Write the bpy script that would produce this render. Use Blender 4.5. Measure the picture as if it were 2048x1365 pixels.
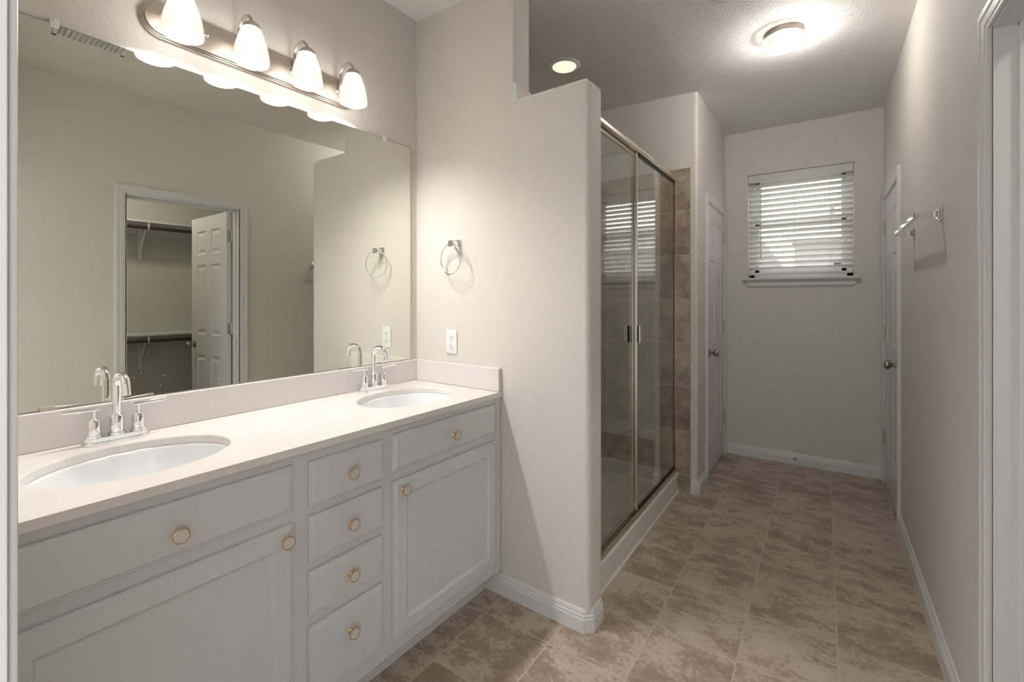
import bpy, bmesh, math, random
from mathutils import Vector, Matrix
random.seed(7)
for o in list(bpy.data.objects): bpy.data.objects.remove(o)
SC = bpy.context.scene
COL = SC.collection

# ------------------------------------------------------------------ camera, world, exposure
F_PX = 921.0
cam_d = bpy.data.cameras.new('camera'); cam = bpy.data.objects.new('camera', cam_d); COL.objects.link(cam)
cam_d.sensor_width = 36; cam_d.lens = 36*F_PX/2048; cam_d.shift_y = -(682.5-597)/2048; cam_d.clip_start = .02
cam.location = (0, 0, 1.333); cam.rotation_euler = (math.radians(90), 0, math.radians(34.12))
SC.camera = cam
W = bpy.data.worlds.new('sky'); SC.world = W; W.use_nodes = True
bg = W.node_tree.nodes['Background']; bg.inputs[0].default_value = (.97, .98, 1.0, 1)
# overcast sky, strength graded by direction: brighter at the window than behind the camera
_tc = W.node_tree.nodes.new('ShaderNodeTexCoord'); _sx = W.node_tree.nodes.new('ShaderNodeSeparateXYZ'); _mr = W.node_tree.nodes.new('ShaderNodeMapRange')
W.node_tree.links.new(_tc.outputs['Generated'], _sx.inputs[0]); W.node_tree.links.new(_sx.outputs[1], _mr.inputs[0])
_mr.inputs[1].default_value = -.7; _mr.inputs[2].default_value = .5; _mr.inputs[3].default_value = 1.0; _mr.inputs[4].default_value = 2.1
W.node_tree.links.new(_mr.outputs[0], bg.inputs[1])
SC.view_settings.view_transform = 'Standard'; SC.view_settings.look = 'None'
SC.view_settings.exposure = 1.05; SC.view_settings.gamma = 1; SC.view_settings.use_curve_mapping = False
L_BULB, L_SHADE, L_DOME, L_DOMEBULB, L_CAN, L_CLOSETFILL = 330.0, .78, .8, 850.0, .62, 30.0

TH = math.radians(34.12-35.79)      # the vanity wall stands 1.7 degrees out of square with the hall
H = 2.74
ROTA = Matrix.Rotation(TH, 4, 'Z')
def a2b(x, y):
    v = ROTA @ Vector((x, y, 0)); return v.x, v.y

# ------------------------------------------------------------------ materials
def mat(name):
    m = bpy.data.materials.new(name); m.use_nodes = True
    nt = m.node_tree; b = nt.nodes['Principled BSDF']; return m, nt, b
def simple(name, col, rough=.5, metal=0, **kw):
    m, nt, b = mat(name)
    b.inputs['Base Color'].default_value = (*col, 1); b.inputs['Roughness'].default_value = rough
    b.inputs['Metallic'].default_value = metal
    for k, v in kw.items(): b.inputs[k].default_value = v
    return m
def coords(nt, scale=(1, 1, 1), src='Object'):
    tc = nt.nodes.new('ShaderNodeTexCoord'); mp = nt.nodes.new('ShaderNodeMapping')
    mp.inputs['Scale'].default_value = scale; nt.links.new(tc.outputs[src], mp.inputs[0]); return mp.outputs[0]
def noise(nt, vec, scale, detail=4, rough=.5):
    n = nt.nodes.new('ShaderNodeTexNoise'); n.inputs['Scale'].default_value = scale
    n.inputs['Detail'].default_value = detail; n.inputs['Roughness'].default_value = rough
    nt.links.new(vec, n.inputs['Vector']); return n
def bump(nt, b, h, strength, dist=.002):
    bp = nt.nodes.new('ShaderNodeBump'); bp.inputs['Strength'].default_value = strength; bp.inputs['Distance'].default_value = dist
    nt.links.new(h, bp.inputs['Height']); nt.links.new(bp.outputs[0], b.inputs['Normal']); return bp
def ramp(nt, fac, stops):
    r = nt.nodes.new('ShaderNodeValToRGB'); el = r.color_ramp.elements
    el[0].position, el[0].color = stops[0][0], (*stops[0][1], 1)
    el[1].position, el[1].color = stops[-1][0], (*stops[-1][1], 1)
    for p, c in stops[1:-1]:
        e = el.new(p); e.color = (*c, 1)
    nt.links.new(fac, r.inputs[0]); return r.outputs[0]
def mth(nt, op, a, b=None, c=None):
    n = nt.nodes.new('ShaderNodeMath'); n.operation = op
    for i, v in enumerate((a, b, c)):
        if v is None: continue
        if isinstance(v, (int, float)): n.inputs[i].default_value = v
        else: nt.links.new(v, n.inputs[i])
    return n.outputs[0]
def mixc(nt, fac, a, b):
    n = nt.nodes.new('ShaderNodeMix'); n.data_type = 'RGBA'
    for idx, v in ((0, fac), (6, a), (7, b)):
        if isinstance(v, (int, float)): n.inputs[idx].default_value = v
        elif isinstance(v, tuple): n.inputs[idx].default_value = (*v, 1)
        else: nt.links.new(v, n.inputs[idx])
    return n.outputs[2]

def paint(name, col, strength=.35, scale=170, rough=.7):
    m, nt, b = mat(name)
    b.inputs['Roughness'].default_value = rough
    v = coords(nt); n = noise(nt, v, scale, 2, .45); n2 = noise(nt, v, 1.6, 2)
    c = mixc(nt, n2.outputs[0], tuple(x*.985 for x in col), tuple(min(1, x*1.015) for x in col))
    nt.links.new(c, b.inputs['Base Color'])
    h = ramp(nt, n.outputs[0], [(.38, (0, 0, 0)), (.62, (1, 1, 1))])
    bump(nt, b, h, strength, .0016); return m
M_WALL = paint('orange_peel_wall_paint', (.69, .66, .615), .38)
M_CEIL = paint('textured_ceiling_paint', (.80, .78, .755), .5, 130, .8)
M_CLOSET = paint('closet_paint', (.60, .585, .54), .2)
M_TRIM = simple('white_semigloss_trim', (.70, .70, .70), .32)
M_DOOR = simple('white_door_paint', (.68, .675, .67), .38)
M_CAB = paint('light_grey_cabinet_paint', (.63, .635, .645), .10, 60, .42)
def m_marble():
    m, nt, b = mat('cultured_marble_countertop'); v = coords(nt)
    n = noise(nt, v, 9, 6); c = ramp(nt, n.outputs[0], [(.3, (.725, .69, .66)), (.7, (.755, .72, .695))])
    nt.links.new(c, b.inputs['Base Color']); b.inputs['Roughness'].default_value = .22; return m
M_TOP = m_marble()
M_SINK = simple('white_porcelain', (.80, .82, .83), .10)
M_CHROME = simple('polished_chrome', (.86, .86, .87), .06, 1)
def m_nickel(name, col, rough):
    m, nt, b = mat(name); v = coords(nt, (200, 2, 200)); n = noise(nt, v, 6, 3)
    b.inputs['Metallic'].default_value = 1; b.inputs['Base Color'].default_value = (*col, 1)
    r = mth(nt, 'MULTIPLY_ADD', n.outputs[0], .12, rough-.06); nt.links.new(r, b.inputs['Roughness'])
    b.inputs['Anisotropic'].default_value = .5; return m
M_NICKEL = m_nickel('brushed_nickel', (.66, .60, .53), .30)
M_SHFRAME = m_nickel('brushed_champagne_aluminium', (.74, .68, .58), .30)
M_KNOB = simple('dark_satin_nickel', (.34, .31, .29), .28, 1)
M_HINGE = simple('satin_steel_hinge', (.55, .52, .47), .35, 1)
M_BRASS = simple('brushed_brass', (.72, .50, .24), .30, 1)
M_KNOBFACE = simple('pale_stone_knob_face', (.62, .59, .55), .35)
M_BLACK = simple('black_rubber', (.012, .012, .012), .45)
M_ROD = simple('dark_brown_closet_rod', (.055, .035, .03), .35)
M_PLASTIC = simple('white_plastic', (.80, .80, .80), .3)
M_SLOT = simple('dark_slot', (.04, .04, .04), .6)
def m_blind():
    m, nt, b = mat('white_faux_wood_slat'); b.inputs['Base Color'].default_value = (.84, .83, .80, 1); b.inputs['Roughness'].default_value = .4
    tl_ = nt.nodes.new('ShaderNodeBsdfTranslucent'); tl_.inputs[0].default_value = (.85, .84, .80, 1); mx = nt.nodes.new('ShaderNodeMixShader'); mx.inputs[0].default_value = .30
    nt.links.new(b.outputs[0], mx.inputs[1]); nt.links.new(tl_.outputs[0], mx.inputs[2]); nt.links.new(mx.outputs[0], nt.nodes['Material Output'].inputs[0]); return m
M_BLIND = m_blind()
M_CORD = simple('blind_cord', (.72, .71, .68), .8)
M_ACRYL = simple('white_acrylic_shower_pan', (.76, .75, .71), .22)
M_CARPET = paint('beige_carpet', (.42, .37, .31), .8, 400, .95)

def m_mirror():
    m, nt, b = mat('mirror_glass_with_water_spots'); b.inputs['Metallic'].default_value = 1
    tc = nt.nodes.new('ShaderNodeTexCoord'); v = coords(nt, (1, 1, 1))
    vo = nt.nodes.new('ShaderNodeTexVoronoi'); vo.inputs['Scale'].default_value = 62; nt.links.new(v, vo.inputs['Vector'])
    dot = mth(nt, 'LESS_THAN', vo.outputs['Distance'], .085)
    sx = nt.nodes.new('ShaderNodeSeparateXYZ'); nt.links.new(tc.outputs['Object'], sx.inputs[0])
    n = noise(nt, v, 6.5, 3)
    low = mth(nt, 'LESS_THAN', sx.outputs[2], .16)
    g = mth(nt, 'MULTIPLY', mth(nt, 'GREATER_THAN', n.outputs[0], .54), low)
    spot = mth(nt, 'MULTIPLY', dot, g)
    nt.links.new(mixc(nt, spot, (.82, .83, .755), (.9, .9, .9)), b.inputs['Base Color'])
    nt.links.new(mth(nt, 'MULTIPLY_ADD', spot, .35, .0), b.inputs['Roughness'])
    nt.links.new(mth(nt, 'SUBTRACT', 1.0, mth(nt, 'MULTIPLY', spot, .8)), b.inputs['Metallic'])
    return m
M_MIRROR = m_mirror()

def m_glass(name, tint, refl=1.0):
    m = bpy.data.materials.new(name); m.use_nodes = True; nt = m.node_tree
    for n in list(nt.nodes): nt.nodes.remove(n)
    out = nt.nodes.new('ShaderNodeOutputMaterial'); tr = nt.nodes.new('ShaderNodeBsdfTransparent')
    tr.inputs[0].default_value = (*tint, 1)
    gl = nt.nodes.new('ShaderNodeBsdfGlossy'); gl.inputs['Roughness'].default_value = 0
    gl.inputs[0].default_value = (1, 1, 1, 1)
    lw = nt.nodes.new('ShaderNodeLayerWeight'); lw.inputs[0].default_value = .5
    f = mth(nt, 'MULTIPLY', mth(nt, 'MULTIPLY_ADD', mth(nt, 'POWER', lw.outputs['Facing'], 5.0), .96, .04), refl)
    mx = nt.nodes.new('ShaderNodeMixShader'); nt.links.new(f, mx.inputs[0])
    nt.links.new(tr.outputs[0], mx.inputs[1]); nt.links.new(gl.outputs[0], mx.inputs[2]); nt.links.new(mx.outputs[0], out.inputs[0])
    return m
M_SHGLASS = m_glass('shower_glass', (.95, .965, .935), 1.6)
M_WINGLASS = m_glass('window_glass', (.97, .98, .98), .6)

def m_shade(name, emis, col, transp, diffuse=(.85, .82, .78)):
    """frosted lamp glass: lets the bulb light through and glows"""
    m = bpy.data.materials.new(name); m.use_nodes = True; nt = m.node_tree
    for n in list(nt.nodes): nt.nodes.remove(n)
    out = nt.nodes.new('ShaderNodeOutputMaterial')
    tr = nt.nodes.new('ShaderNodeBsdfTransparent'); df = nt.nodes.new('ShaderNodeBsdfTranslucent'); em = nt.nodes.new('ShaderNodeEmission')
    df.inputs[0].default_value = (*diffuse, 1); em.inputs[0].default_value = (*col, 1); em.inputs[1].default_value = emis
    gl = nt.nodes.new('ShaderNodeBsdfGlossy'); gl.inputs['Roughness'].default_value = .15
    a = nt.nodes.new('ShaderNodeAddShader'); nt.links.new(df.outputs[0], a.inputs[0]); nt.links.new(em.outputs[0], a.inputs[1])
    mx = nt.nodes.new('ShaderNodeMixShader'); mx.inputs[0].default_value = transp
    nt.links.new(a.outputs[0], mx.inputs[1]); nt.links.new(tr.outputs[0], mx.inputs[2])
    fr = nt.nodes.new('ShaderNodeFresnel'); m2 = nt.nodes.new('ShaderNodeMixShader'); nt.links.new(mth(nt, 'MULTIPLY', fr.outputs[0], .6), m2.inputs[0])
    nt.links.new(mx.outputs[0], m2.inputs[1]); nt.links.new(gl.outputs[0], m2.inputs[2]); nt.links.new(m2.outputs[0], out.inputs[0])
    return m
def m_emit(name, col, s):
    m, nt, b = mat(name); b.inputs['Base Color'].default_value = (.9, .9, .9, 1)
    b.inputs['Emission Color'].default_value = (*col, 1); b.inputs['Emission Strength'].default_value = s; return m
M_SHADE = m_shade('frosted_lamp_glass', L_SHADE*.5, (1, .88, .74), .025, (.0026, .0024, .0021))
M_BULB = m_emit('lit_bulb', (1, .965, .93), L_BULB)
M_DOME = m_shade('frosted_dome_glass', L_DOME*.5, (1, .93, .85), .35, (.0012, .0011, .0010))
M_DOMEBULB = m_emit('lit_ceiling_bulb', (1, .955, .90), L_DOMEBULB)
M_CAN = m_emit('lit_recessed_lens', (1, .80, .52), L_CAN)

def tile_frac(nt, sock, pitch, off):
    a = mth(nt, 'DIVIDE', mth(nt, 'SUBTRACT', sock, off), pitch)
    fl = mth(nt, 'FLOOR', a); fr = mth(nt, 'SUBTRACT', a, fl)
    edge = mth(nt, 'MULTIPLY', mth(nt, 'MINIMUM', fr, mth(nt, 'SUBTRACT', 1.0, fr)), pitch)
    return fl, edge
def m_floor():
    m, nt, b = mat('mottled_vinyl_tile_floor')
    tc = nt.nodes.new('ShaderNodeTexCoord'); sx = nt.nodes.new('ShaderNodeSeparateXYZ'); nt.links.new(tc.outputs['Object'], sx.inputs[0])
    ix, ex = tile_frac(nt, sx.outputs[0], .308, .042); iy, ey = tile_frac(nt, sx.outputs[1], .308, 1.552)
    cx = nt.nodes.new('ShaderNodeCombineXYZ')
    nt.links.new(ix, cx.inputs[0]); nt.links.new(iy, cx.inputs[1])
    wn = nt.nodes.new('ShaderNodeTexWhiteNoise'); nt.links.new(cx.outputs[0], wn.inputs['Vector'])
    off = nt.nodes.new('ShaderNodeVectorMath'); off.operation = 'SCALE'; nt.links.new(wn.outputs['Color'], off.inputs[0]); off.inputs['Scale'].default_value = 9
    ad = nt.nodes.new('ShaderNodeVectorMath'); ad.operation = 'ADD'; nt.links.new(tc.outputs['Object'], ad.inputs[0]); nt.links.new(off.outputs[0], ad.inputs[1])
    mp = nt.nodes.new('ShaderNodeMapping'); mp.inputs['Scale'].default_value = (.8, 1.25, 1); nt.links.new(ad.outputs[0], mp.inputs[0]); v = mp.outputs[0]
    n1 = noise(nt, v, 9, 14, .72); n2 = noise(nt, v, 60, 8, .7); n3 = noise(nt, v, 2.6, 4, .5)
    s = mth(nt, 'ADD', mth(nt, 'MULTIPLY', n1.outputs[0], .66), mth(nt, 'MULTIPLY', n2.outputs[0], .34))
    s = mth(nt, 'ADD', s, mth(nt, 'MULTIPLY', mth(nt, 'SUBTRACT', n3.outputs[0], .48), .28))
    s = mth(nt, 'ADD', s, mth(nt, 'MULTIPLY', mth(nt, 'SUBTRACT', wn.outputs['Value'], .5), .03))
    c = ramp(nt, s, [(.36, (.27, .205, .155)), (.46, (.34, .27, .21)), (.495, (.39, .32, .25)), (.52, (.475, .405, .325)), (.66, (.55, .48, .395))])
    pn = noise(nt, v, 170, 3, .7)
    c = mixc(nt, ramp(nt, pn.outputs[0], [(.60, (0, 0, 0)), (.68, (.55, .55, .55))]), c, (.22, .16, .115))
    gr = mth(nt, 'LESS_THAN', mth(nt, 'MINIMUM', ex, ey), .0027)
    c = mixc(nt, mth(nt, 'MULTIPLY', gr, .9), c, (.52, .455, .375))
    nt.links.new(c, b.inputs['Base Color']); b.inputs['Roughness'].default_value = .42
    b.inputs['Specular IOR Level'].default_value = .35
    hh = mth(nt, 'SUBTRACT', mth(nt, 'MULTIPLY', n2.outputs[0], .25), gr); bump(nt, b, hh, .35, .0015); return m
M_FLOOR = m_floor()
def m_walltile():
    m, nt, b = mat('brown_mottled_ceramic_wall_tile')
    tc = nt.nodes.new('ShaderNodeTexCoord'); sx = nt.nodes.new('ShaderNodeSeparateXYZ'); nt.links.new(tc.outputs['Object'], sx.inputs[0])
    h = mth(nt, 'ADD', sx.outputs[0], sx.outputs[1])
    ix, ex = tile_frac(nt, h, .303, 3.295-.757); iy, ey = tile_frac(nt, sx.outputs[2], .3015, .122)
    cx = nt.nodes.new('ShaderNodeCombineXYZ'); nt.links.new(ix, cx.inputs[0]); nt.links.new(iy, cx.inputs[1])
    wn = nt.nodes.new('ShaderNodeTexWhiteNoise'); nt.links.new(cx.outputs[0], wn.inputs['Vector'])
    off = nt.nodes.new('ShaderNodeVectorMath'); off.operation = 'SCALE'; nt.links.new(wn.outputs['Color'], off.inputs[0]); off.inputs['Scale'].default_value = 7
    ad = nt.nodes.new('ShaderNodeVectorMath'); ad.operation = 'ADD'; nt.links.new(tc.outputs['Object'], ad.inputs[0]); nt.links.new(off.outputs[0], ad.inputs[1]); v = ad.outputs[0]
    n1 = noise(nt, v, 7, 10, .65); n2 = noise(nt, v, 60, 5, .6)
    s = mth(nt, 'ADD', mth(nt, 'MULTIPLY', n1.outputs[0], .75), mth(nt, 'MULTIPLY', n2.outputs[0], .25))
    c = ramp(nt, s, [(.36, (.20, .145, .11)), (.47, (.30, .23, .175)), (.54, (.40, .325, .25)), (.66, (.50, .42, .335))])
    gr = mth(nt, 'LESS_THAN', mth(nt, 'MINIMUM', ex, ey), .0016)
    c = mixc(nt, gr, c, (.62, .56, .48)); nt.links.new(c, b.inputs['Base Color']); b.inputs['Roughness'].default_value = .32
    bump(nt, b, mth(nt, 'SUBTRACT', mth(nt, 'MULTIPLY', n2.outputs[0], .2), gr), .4, .0015); return m
M_TILE = m_walltile()
M_BEIGETILE = simple('beige_tile_edge', (.52, .44, .35), .35)
def m_shingle():
    m, nt, b = mat('grey_roof_shingles'); v = coords(nt); n = noise(nt, v, 14, 5)
    nt.links.new(ramp(nt, n.outputs[0], [(.3, (.34, .33, .32)), (.7, (.46, .45, .43))]), b.inputs['Base Color']); b.inputs['Roughness'].default_value = .9; return m
M_SHINGLE = m_shingle()
M_SIDING = simple('pale_siding', (.62, .60, .56), .8)
M_GRASS = paint('pale_dry_ground', (.34, .32, .27), .5, 30, .95)

# ------------------------------------------------------------------ mesh builder
class MB:
    def __init__(s): s.bm = bmesh.new()
    def _merge(s, t, mtx=None):
        if mtx is not None: bmesh.ops.transform(t, matrix=mtx, verts=t.verts)
        me = bpy.data.meshes.new('tmp'); t.to_mesh(me); s.bm.from_mesh(me); bpy.data.meshes.remove(me); t.free()
    def box(s, x0, x1, y0, y1, z0, z1, bev=0, seg=2, mtx=None):
        t = bmesh.new(); bmesh.ops.create_cube(t, size=1)
        for v in t.verts: v.co = Vector(((x0+x1)/2+v.co.x*(x1-x0), (y0+y1)/2+v.co.y*(y1-y0), (z0+z1)/2+v.co.z*(z1-z0)))
        if bev: bmesh.ops.bevel(t, geom=t.edges[:], offset=bev, segments=seg, profile=.5, affect='EDGES')
        s._merge(t, mtx); return s
    def prism(s, pts, z0, z1, mtx=None):
        """pts: 2D outline (x,y), extruded z0..z1"""
        t = bmesh.new(); lo = [t.verts.new((p[0], p[1], z0)) for p in pts]; hi = [t.verts.new((p[0], p[1], z1)) for p in pts]
        n = len(pts)
        for i in range(n): t.faces.new((lo[i], lo[(i+1) % n], hi[(i+1) % n], hi[i]))
        t.faces.new(lo[::-1]); t.faces.new(hi); bmesh.ops.recalc_face_normals(t, faces=t.faces[:])
        s._merge(t, mtx); return s
    def lathe(s, prof, mtx=None, seg=32, closed=False):
        """prof [(r,z)] around local z"""
        t = bmesh.new(); rings = []
        for r, z in prof:
            if r < 1e-6: rings.append([t.verts.new((0, 0, z))])
            else: rings.append([t.verts.new((r*math.cos(2*math.pi*k/seg), r*math.sin(2*math.pi*k/seg), z)) for k in range(seg)])
        pr = list(zip(rings[:-1], rings[1:]))
        if closed: pr.append((rings[-1], rings[0]))
        for a, b in pr:
            for k in range(seg):
                q = [a[k % len(a)], a[(k+1) % len(a)], b[(k+1) % len(b)], b[k % len(b)]]
                u = []
                for x in q:
                    if x not in u: u.append(x)
                if len(u) > 2: t.faces.new(u)
        bmesh.ops.recalc_face_normals(t, faces=t.faces[:])
        s._merge(t, mtx); return s
    def tube(s, pts, r, seg=16, closed=False, cap=True):
        """pts 3D, r number or list"""
        pts = [Vector(p) for p in pts]; n = len(pts); t = bmesh.new(); rings = []; nrm = None
        for i, p in enumerate(pts):
            if closed: d = (pts[(i+1) % n]-pts[i-1]).normalized()
            else: d = (pts[min(i+1, n-1)]-pts[max(i-1, 0)]).normalized()
            if nrm is None: nrm = d.orthogonal().normalized()
            nrm = (nrm-d*nrm.dot(d)).normalized(); bn = d.cross(nrm); rr = r[i] if isinstance(r, (list, tuple)) else r
            rings.append([t.verts.new(p+(nrm*math.cos(2*math.pi*k/seg)+bn*math.sin(2*math.pi*k/seg))*rr) for k in range(seg)])
        for i in range(n if closed else n-1):
            a, b = rings[i], rings[(i+1) % n]
            for k in range(seg): t.faces.new((a[k], a[(k+1) % seg], b[(k+1) % seg], b[k]))
        if cap and not closed: t.faces.new(rings[0][::-1]); t.faces.new(rings[-1])
        bmesh.ops.recalc_face_normals(t, faces=t.faces[:]); s._merge(t); return s
    def sweep(s, path, prof, O, U, V, Wv, closed=False):
        """profile (a outward in plane, b along Wv) swept along 2D path in plane (U,V) with mitres"""
        O, U, V, Wv = map(Vector, (O, U, V, Wv)); n = len(path); t = bmesh.new(); rings = []
        for i in range(n):
            p = Vector(path[i])
            def nr(a, b):
                d = (Vector(b)-Vector(a)).normalized(); return Vector((d.y, -d.x))
            if closed or 0 < i < n-1:
                n1 = nr(path[i-1], path[i]); n2 = nr(path[i], path[(i+1) % n]); m = (n1+n2); m = m/(m.dot(n1))
            elif i == 0: m = nr(path[0], path[1])
            else: m = nr(path[-2], path[-1])
            rings.append([t.verts.new(O+U*(p.x+m.x*a)+V*(p.y+m.y*a)+Wv*b) for a, b in prof])
        k = len(prof)
        for i in range(n if closed else n-1):
            a, b = rings[i], rings[(i+1) % n]
            for j in range(k): t.faces.new((a[j], a[(j+1) % k], b[(j+1) % k], b[j]))
        if not closed: t.faces.new(rings[0]); t.faces.new(rings[-1][::-1])
        bmesh.ops.recalc_face_normals(t, faces=t.faces[:]); s._merge(t); return s
    def panel(s, x0, x1, z0, z1, rings, mtx=None, back=True):
        """concentric rings [(inset, depth)] in local XZ plane, depth along -Y; starts at the back"""
        t = bmesh.new(); R = []
        for ins, d in rings:
            R.append([t.verts.new((x, -d, z)) for x, z in ((x0+ins, z0+ins), (x1-ins, z0+ins), (x1-ins, z1-ins), (x0+ins, z1-ins))])
        for a, b in zip(R[:-1], R[1:]):
            for k in range(4): t.faces.new((a[k], a[(k+1) % 4], b[(k+1) % 4], b[k]))
        t.faces.new(R[-1])
        if back: t.faces.new(R[0][::-1])
        bmesh.ops.recalc_face_normals(t, faces=t.faces[:]) if back else None
        s._merge(t, mtx); return s
    def build(s, name, m, parent=None, frame='B', smooth=False, base=None):
        me = bpy.data.meshes.new(name)
        if base is None: base = Vector(parent['_base']) if parent is not None else Vector((0, 0, 0))
        bmesh.ops.transform(s.bm, matrix=Matrix.Translation(-Vector(base)), verts=s.bm.verts)
        s.bm.to_mesh(me); s.bm.free()
        if smooth:
            for p in me.polygons: p.use_smooth = True
        me.materials.append(m)
        if smooth == 'auto':
            try:
                me.set_sharp_from_angle(angle=math.radians(35))
            except Exception: pass
        o = bpy.data.objects.new(name, me); COL.objects.link(o)
        if parent is not None:
            o.parent = parent; o['_base'] = tuple(base)
        else:
            o['_base'] = tuple(base)
            bv = Vector(base)
            if frame == 'A': bv = ROTA @ bv; o.rotation_euler.z = TH
            o.location = bv
        return o
def thing(name, base, label=None, cat=None, group=None, frame='B', kind=None):
    o = bpy.data.objects.new(name, None); COL.objects.link(o); o.empty_display_size = .05
    o['_base'] = tuple(base); b = Vector(base)
    if frame == 'A': b = ROTA @ b; o.rotation_euler.z = TH
    o.location = b; tag(o, label, cat, group, kind); return o
def tag(o, label=None, cat=None, group=None, kind=None):
    if label: o['label'] = label
    if cat: o['category'] = cat
    if group: o['group'] = group
    if kind: o['kind'] = kind
    return o
def struct(mb, name, m, frame='B', smooth=False):
    o = mb.build(name, m, None, frame, smooth); o['kind'] = 'structure'; return o
def T(x, y, z): return Matrix.Translation((x, y, z))
def RX(a): return Matrix.Rotation(math.radians(a), 4, 'X')
def RY(a): return Matrix.Rotation(math.radians(a), 4, 'Y')
def RZ(a): return Matrix.Rotation(math.radians(a), 4, 'Z')
def arc(cx, cy, r, a0, a1, n=8):
    return [(cx+r*math.cos(math.radians(a0+(a1-a0)*i/n)), cy+r*math.sin(math.radians(a0+(a1-a0)*i/n))) for i in range(n+1)]

# ------------------------------------------------------------------ room shell
XR = .365; YE = 4.335; YS = 3.295; XP = -.711; PY = 1.66; MX = -1.81
# floor
struct(MB().box(-2.2, 2.4, -1.2, 4.6, -.05, 0), 'floor', M_FLOOR)
# ceiling: one slab that rises slightly over the vanity and shower side
cb = MB(); prof = [(-2.3, 2.797), (-.72, H), (2.5, H), (2.5, H+.12), (-2.3, H+.12)]
cb.prism(prof, -1.3, 4.75, Matrix(((1, 0, 0, 0), (0, 0, 1, 0), (0, 1, 0, 0), (0, 0, 0, 1))))
struct(cb, 'ceiling', M_CEIL)
# left wall (behind mirror and shower)
struct(MB().box(MX-.12, MX, -.05, 3.6, 0, 2.86), 'wall_left', M_WALL, 'A')
# partition with bullnose corners and an opening above its ledge
pb = MB(); r = .022
XE, YB_, LZ = -.820, 1.787, 2.2
low = [(MX, PY)] + arc(XE-r, PY+r, r, -90, 0) + arc(XE-r, YB_-r, r, 0, 90) + [(MX, YB_)]
pb.prism(low, 0, LZ)
XO = -1.186
up = [(MX, PY)] + arc(XO-.012, PY+.012, .012, -90, 0, 5) + arc(XO-.012, YB_-.012, .012, 0, 90, 5) + [(MX, YB_)]
pb.prism(up, LZ, 2.86)
struct(pb, 'wall_partition', M_WALL, 'A')
# ledge cap trim and the tile upstand at the foot of the opening
struct(MB().box(XO, XE-.012, PY-.003, YB_+.003, LZ, LZ+.010, .003), 'trim_1', M_TRIM, 'A')
tb = MB().box(XO, XO+.012, PY+.006, YB_-.004, LZ+.010, LZ+.082, .002); struct(tb, 'trim_2', M_BEIGETILE, 'A')
struct(MB().box(XO-.004, XO+.014, PY-.005, PY+.006, LZ-.004, LZ+.086, .002), 'trim_3', M_TRIM, 'A')
# shower end wall / pier and the hall's left wall with a door opening
D1Y0, D1Y1, DH = 3.612, 4.268, 2.05      # opening
sb = MB(); r = .022
sb.prism([(-2.0, YS)] + arc(XP-r, YS+r, r, -90, 0) + [(XP, 3.42), (-2.0, 3.42)], 0, 2.86)
struct(sb, 'wall_shower', M_WALL)
hb = MB().box(XP-.115, XP, 3.42, D1Y0, 0, 2.8).box(XP-.115, XP, D1Y0, D1Y1, DH, 2.8).box(XP-.115, XP, D1Y1, YE, 0, 2.8)
struct(hb, 'wall_hall', M_WALL)
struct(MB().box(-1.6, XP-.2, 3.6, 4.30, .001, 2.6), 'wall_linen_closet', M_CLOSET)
# end wall with window opening
WX0, WX1, WZ0, WZ1 = -.532, .188, 1.500, 2.368
eb = MB().box(XP-.12, WX0, YE, YE+.16, 0, 2.8).box(WX1, XR+.12, YE, YE+.16, 0, 2.8).box(WX0, WX1, YE, YE+.16, 0, WZ0-.015).box(WX0, WX1, YE, YE+.16, WZ1, 2.8)
struct(eb, 'wall_back', M_WALL)
# right wall with two door openings
C0, C1 = .992, 1.700        # closet doorway
D2Y0, D2Y1 = 3.500, 4.262
rb = MB()
rb.box(XR, XR+.115, -.06, C0, 0, 2.8).box(XR, XR+.115, C0, C1, DH, 2.8).box(XR, XR+.115, C1, D2Y0, 0, 2.8)
rb.box(XR, XR+.115, D2Y0, D2Y1, DH, 2.8).box(XR, XR+.115, D2Y1, YE, 0, 2.8)
struct(rb, 'wall_right', M_WALL)
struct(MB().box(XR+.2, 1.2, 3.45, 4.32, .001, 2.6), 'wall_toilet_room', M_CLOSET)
# entry wall around the doorway the picture is taken from
fb = MB().box(-1.93, -.6, -.05, .0692, 0, 2.86).box(.22, XR+.03, -.05, .0692, 0, 2.8).box(-.6, .22, -.05, .0692, DH+.03, 2.8)
struct(fb, 'wall_front', M_WALL, 'A')
# walk-in closet shell
CX = 2.2
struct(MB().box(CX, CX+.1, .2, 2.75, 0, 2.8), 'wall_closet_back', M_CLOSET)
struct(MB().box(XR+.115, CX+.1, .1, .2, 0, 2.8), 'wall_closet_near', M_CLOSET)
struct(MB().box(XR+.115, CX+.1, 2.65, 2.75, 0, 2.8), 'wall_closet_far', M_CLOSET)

# baseboards
BP = [(0, 0), (.014, 0), (.014, .053), (.0115, .057), (.0115, .066), (.008, .070), (.008, .077), (.004, .088), (0, .089)]
def baseboard(name, path, frame='B'):
    b = MB().sweep(path, BP, (0, 0, 0), (1, 0, 0), (0, 1, 0), (0, 0, 1)); return struct(b, name, M_TRIM, frame)
q = .012
baseboard('baseboard_partition', [(-1.345, PY), (XE-.018-q*.6, PY), (XE, PY+.018+q*.6), (XE, YB_-.03), (XE-.006, YB_-.012)], 'A')
baseboard('baseboard_back', [(XP+.008, YE), (XR-.002, YE)])
baseboard('baseboard_right', [(XR, D2Y0-.062), (XR, C1+.062)])
baseboard('baseboard_right_near', [(XR, C0-.062), (XR, .10)])
baseboard('baseboard_hall', [(-.752, YS), (XP-.018, YS), (XP, YS+.018), (XP, D1Y0-.062)])

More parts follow.
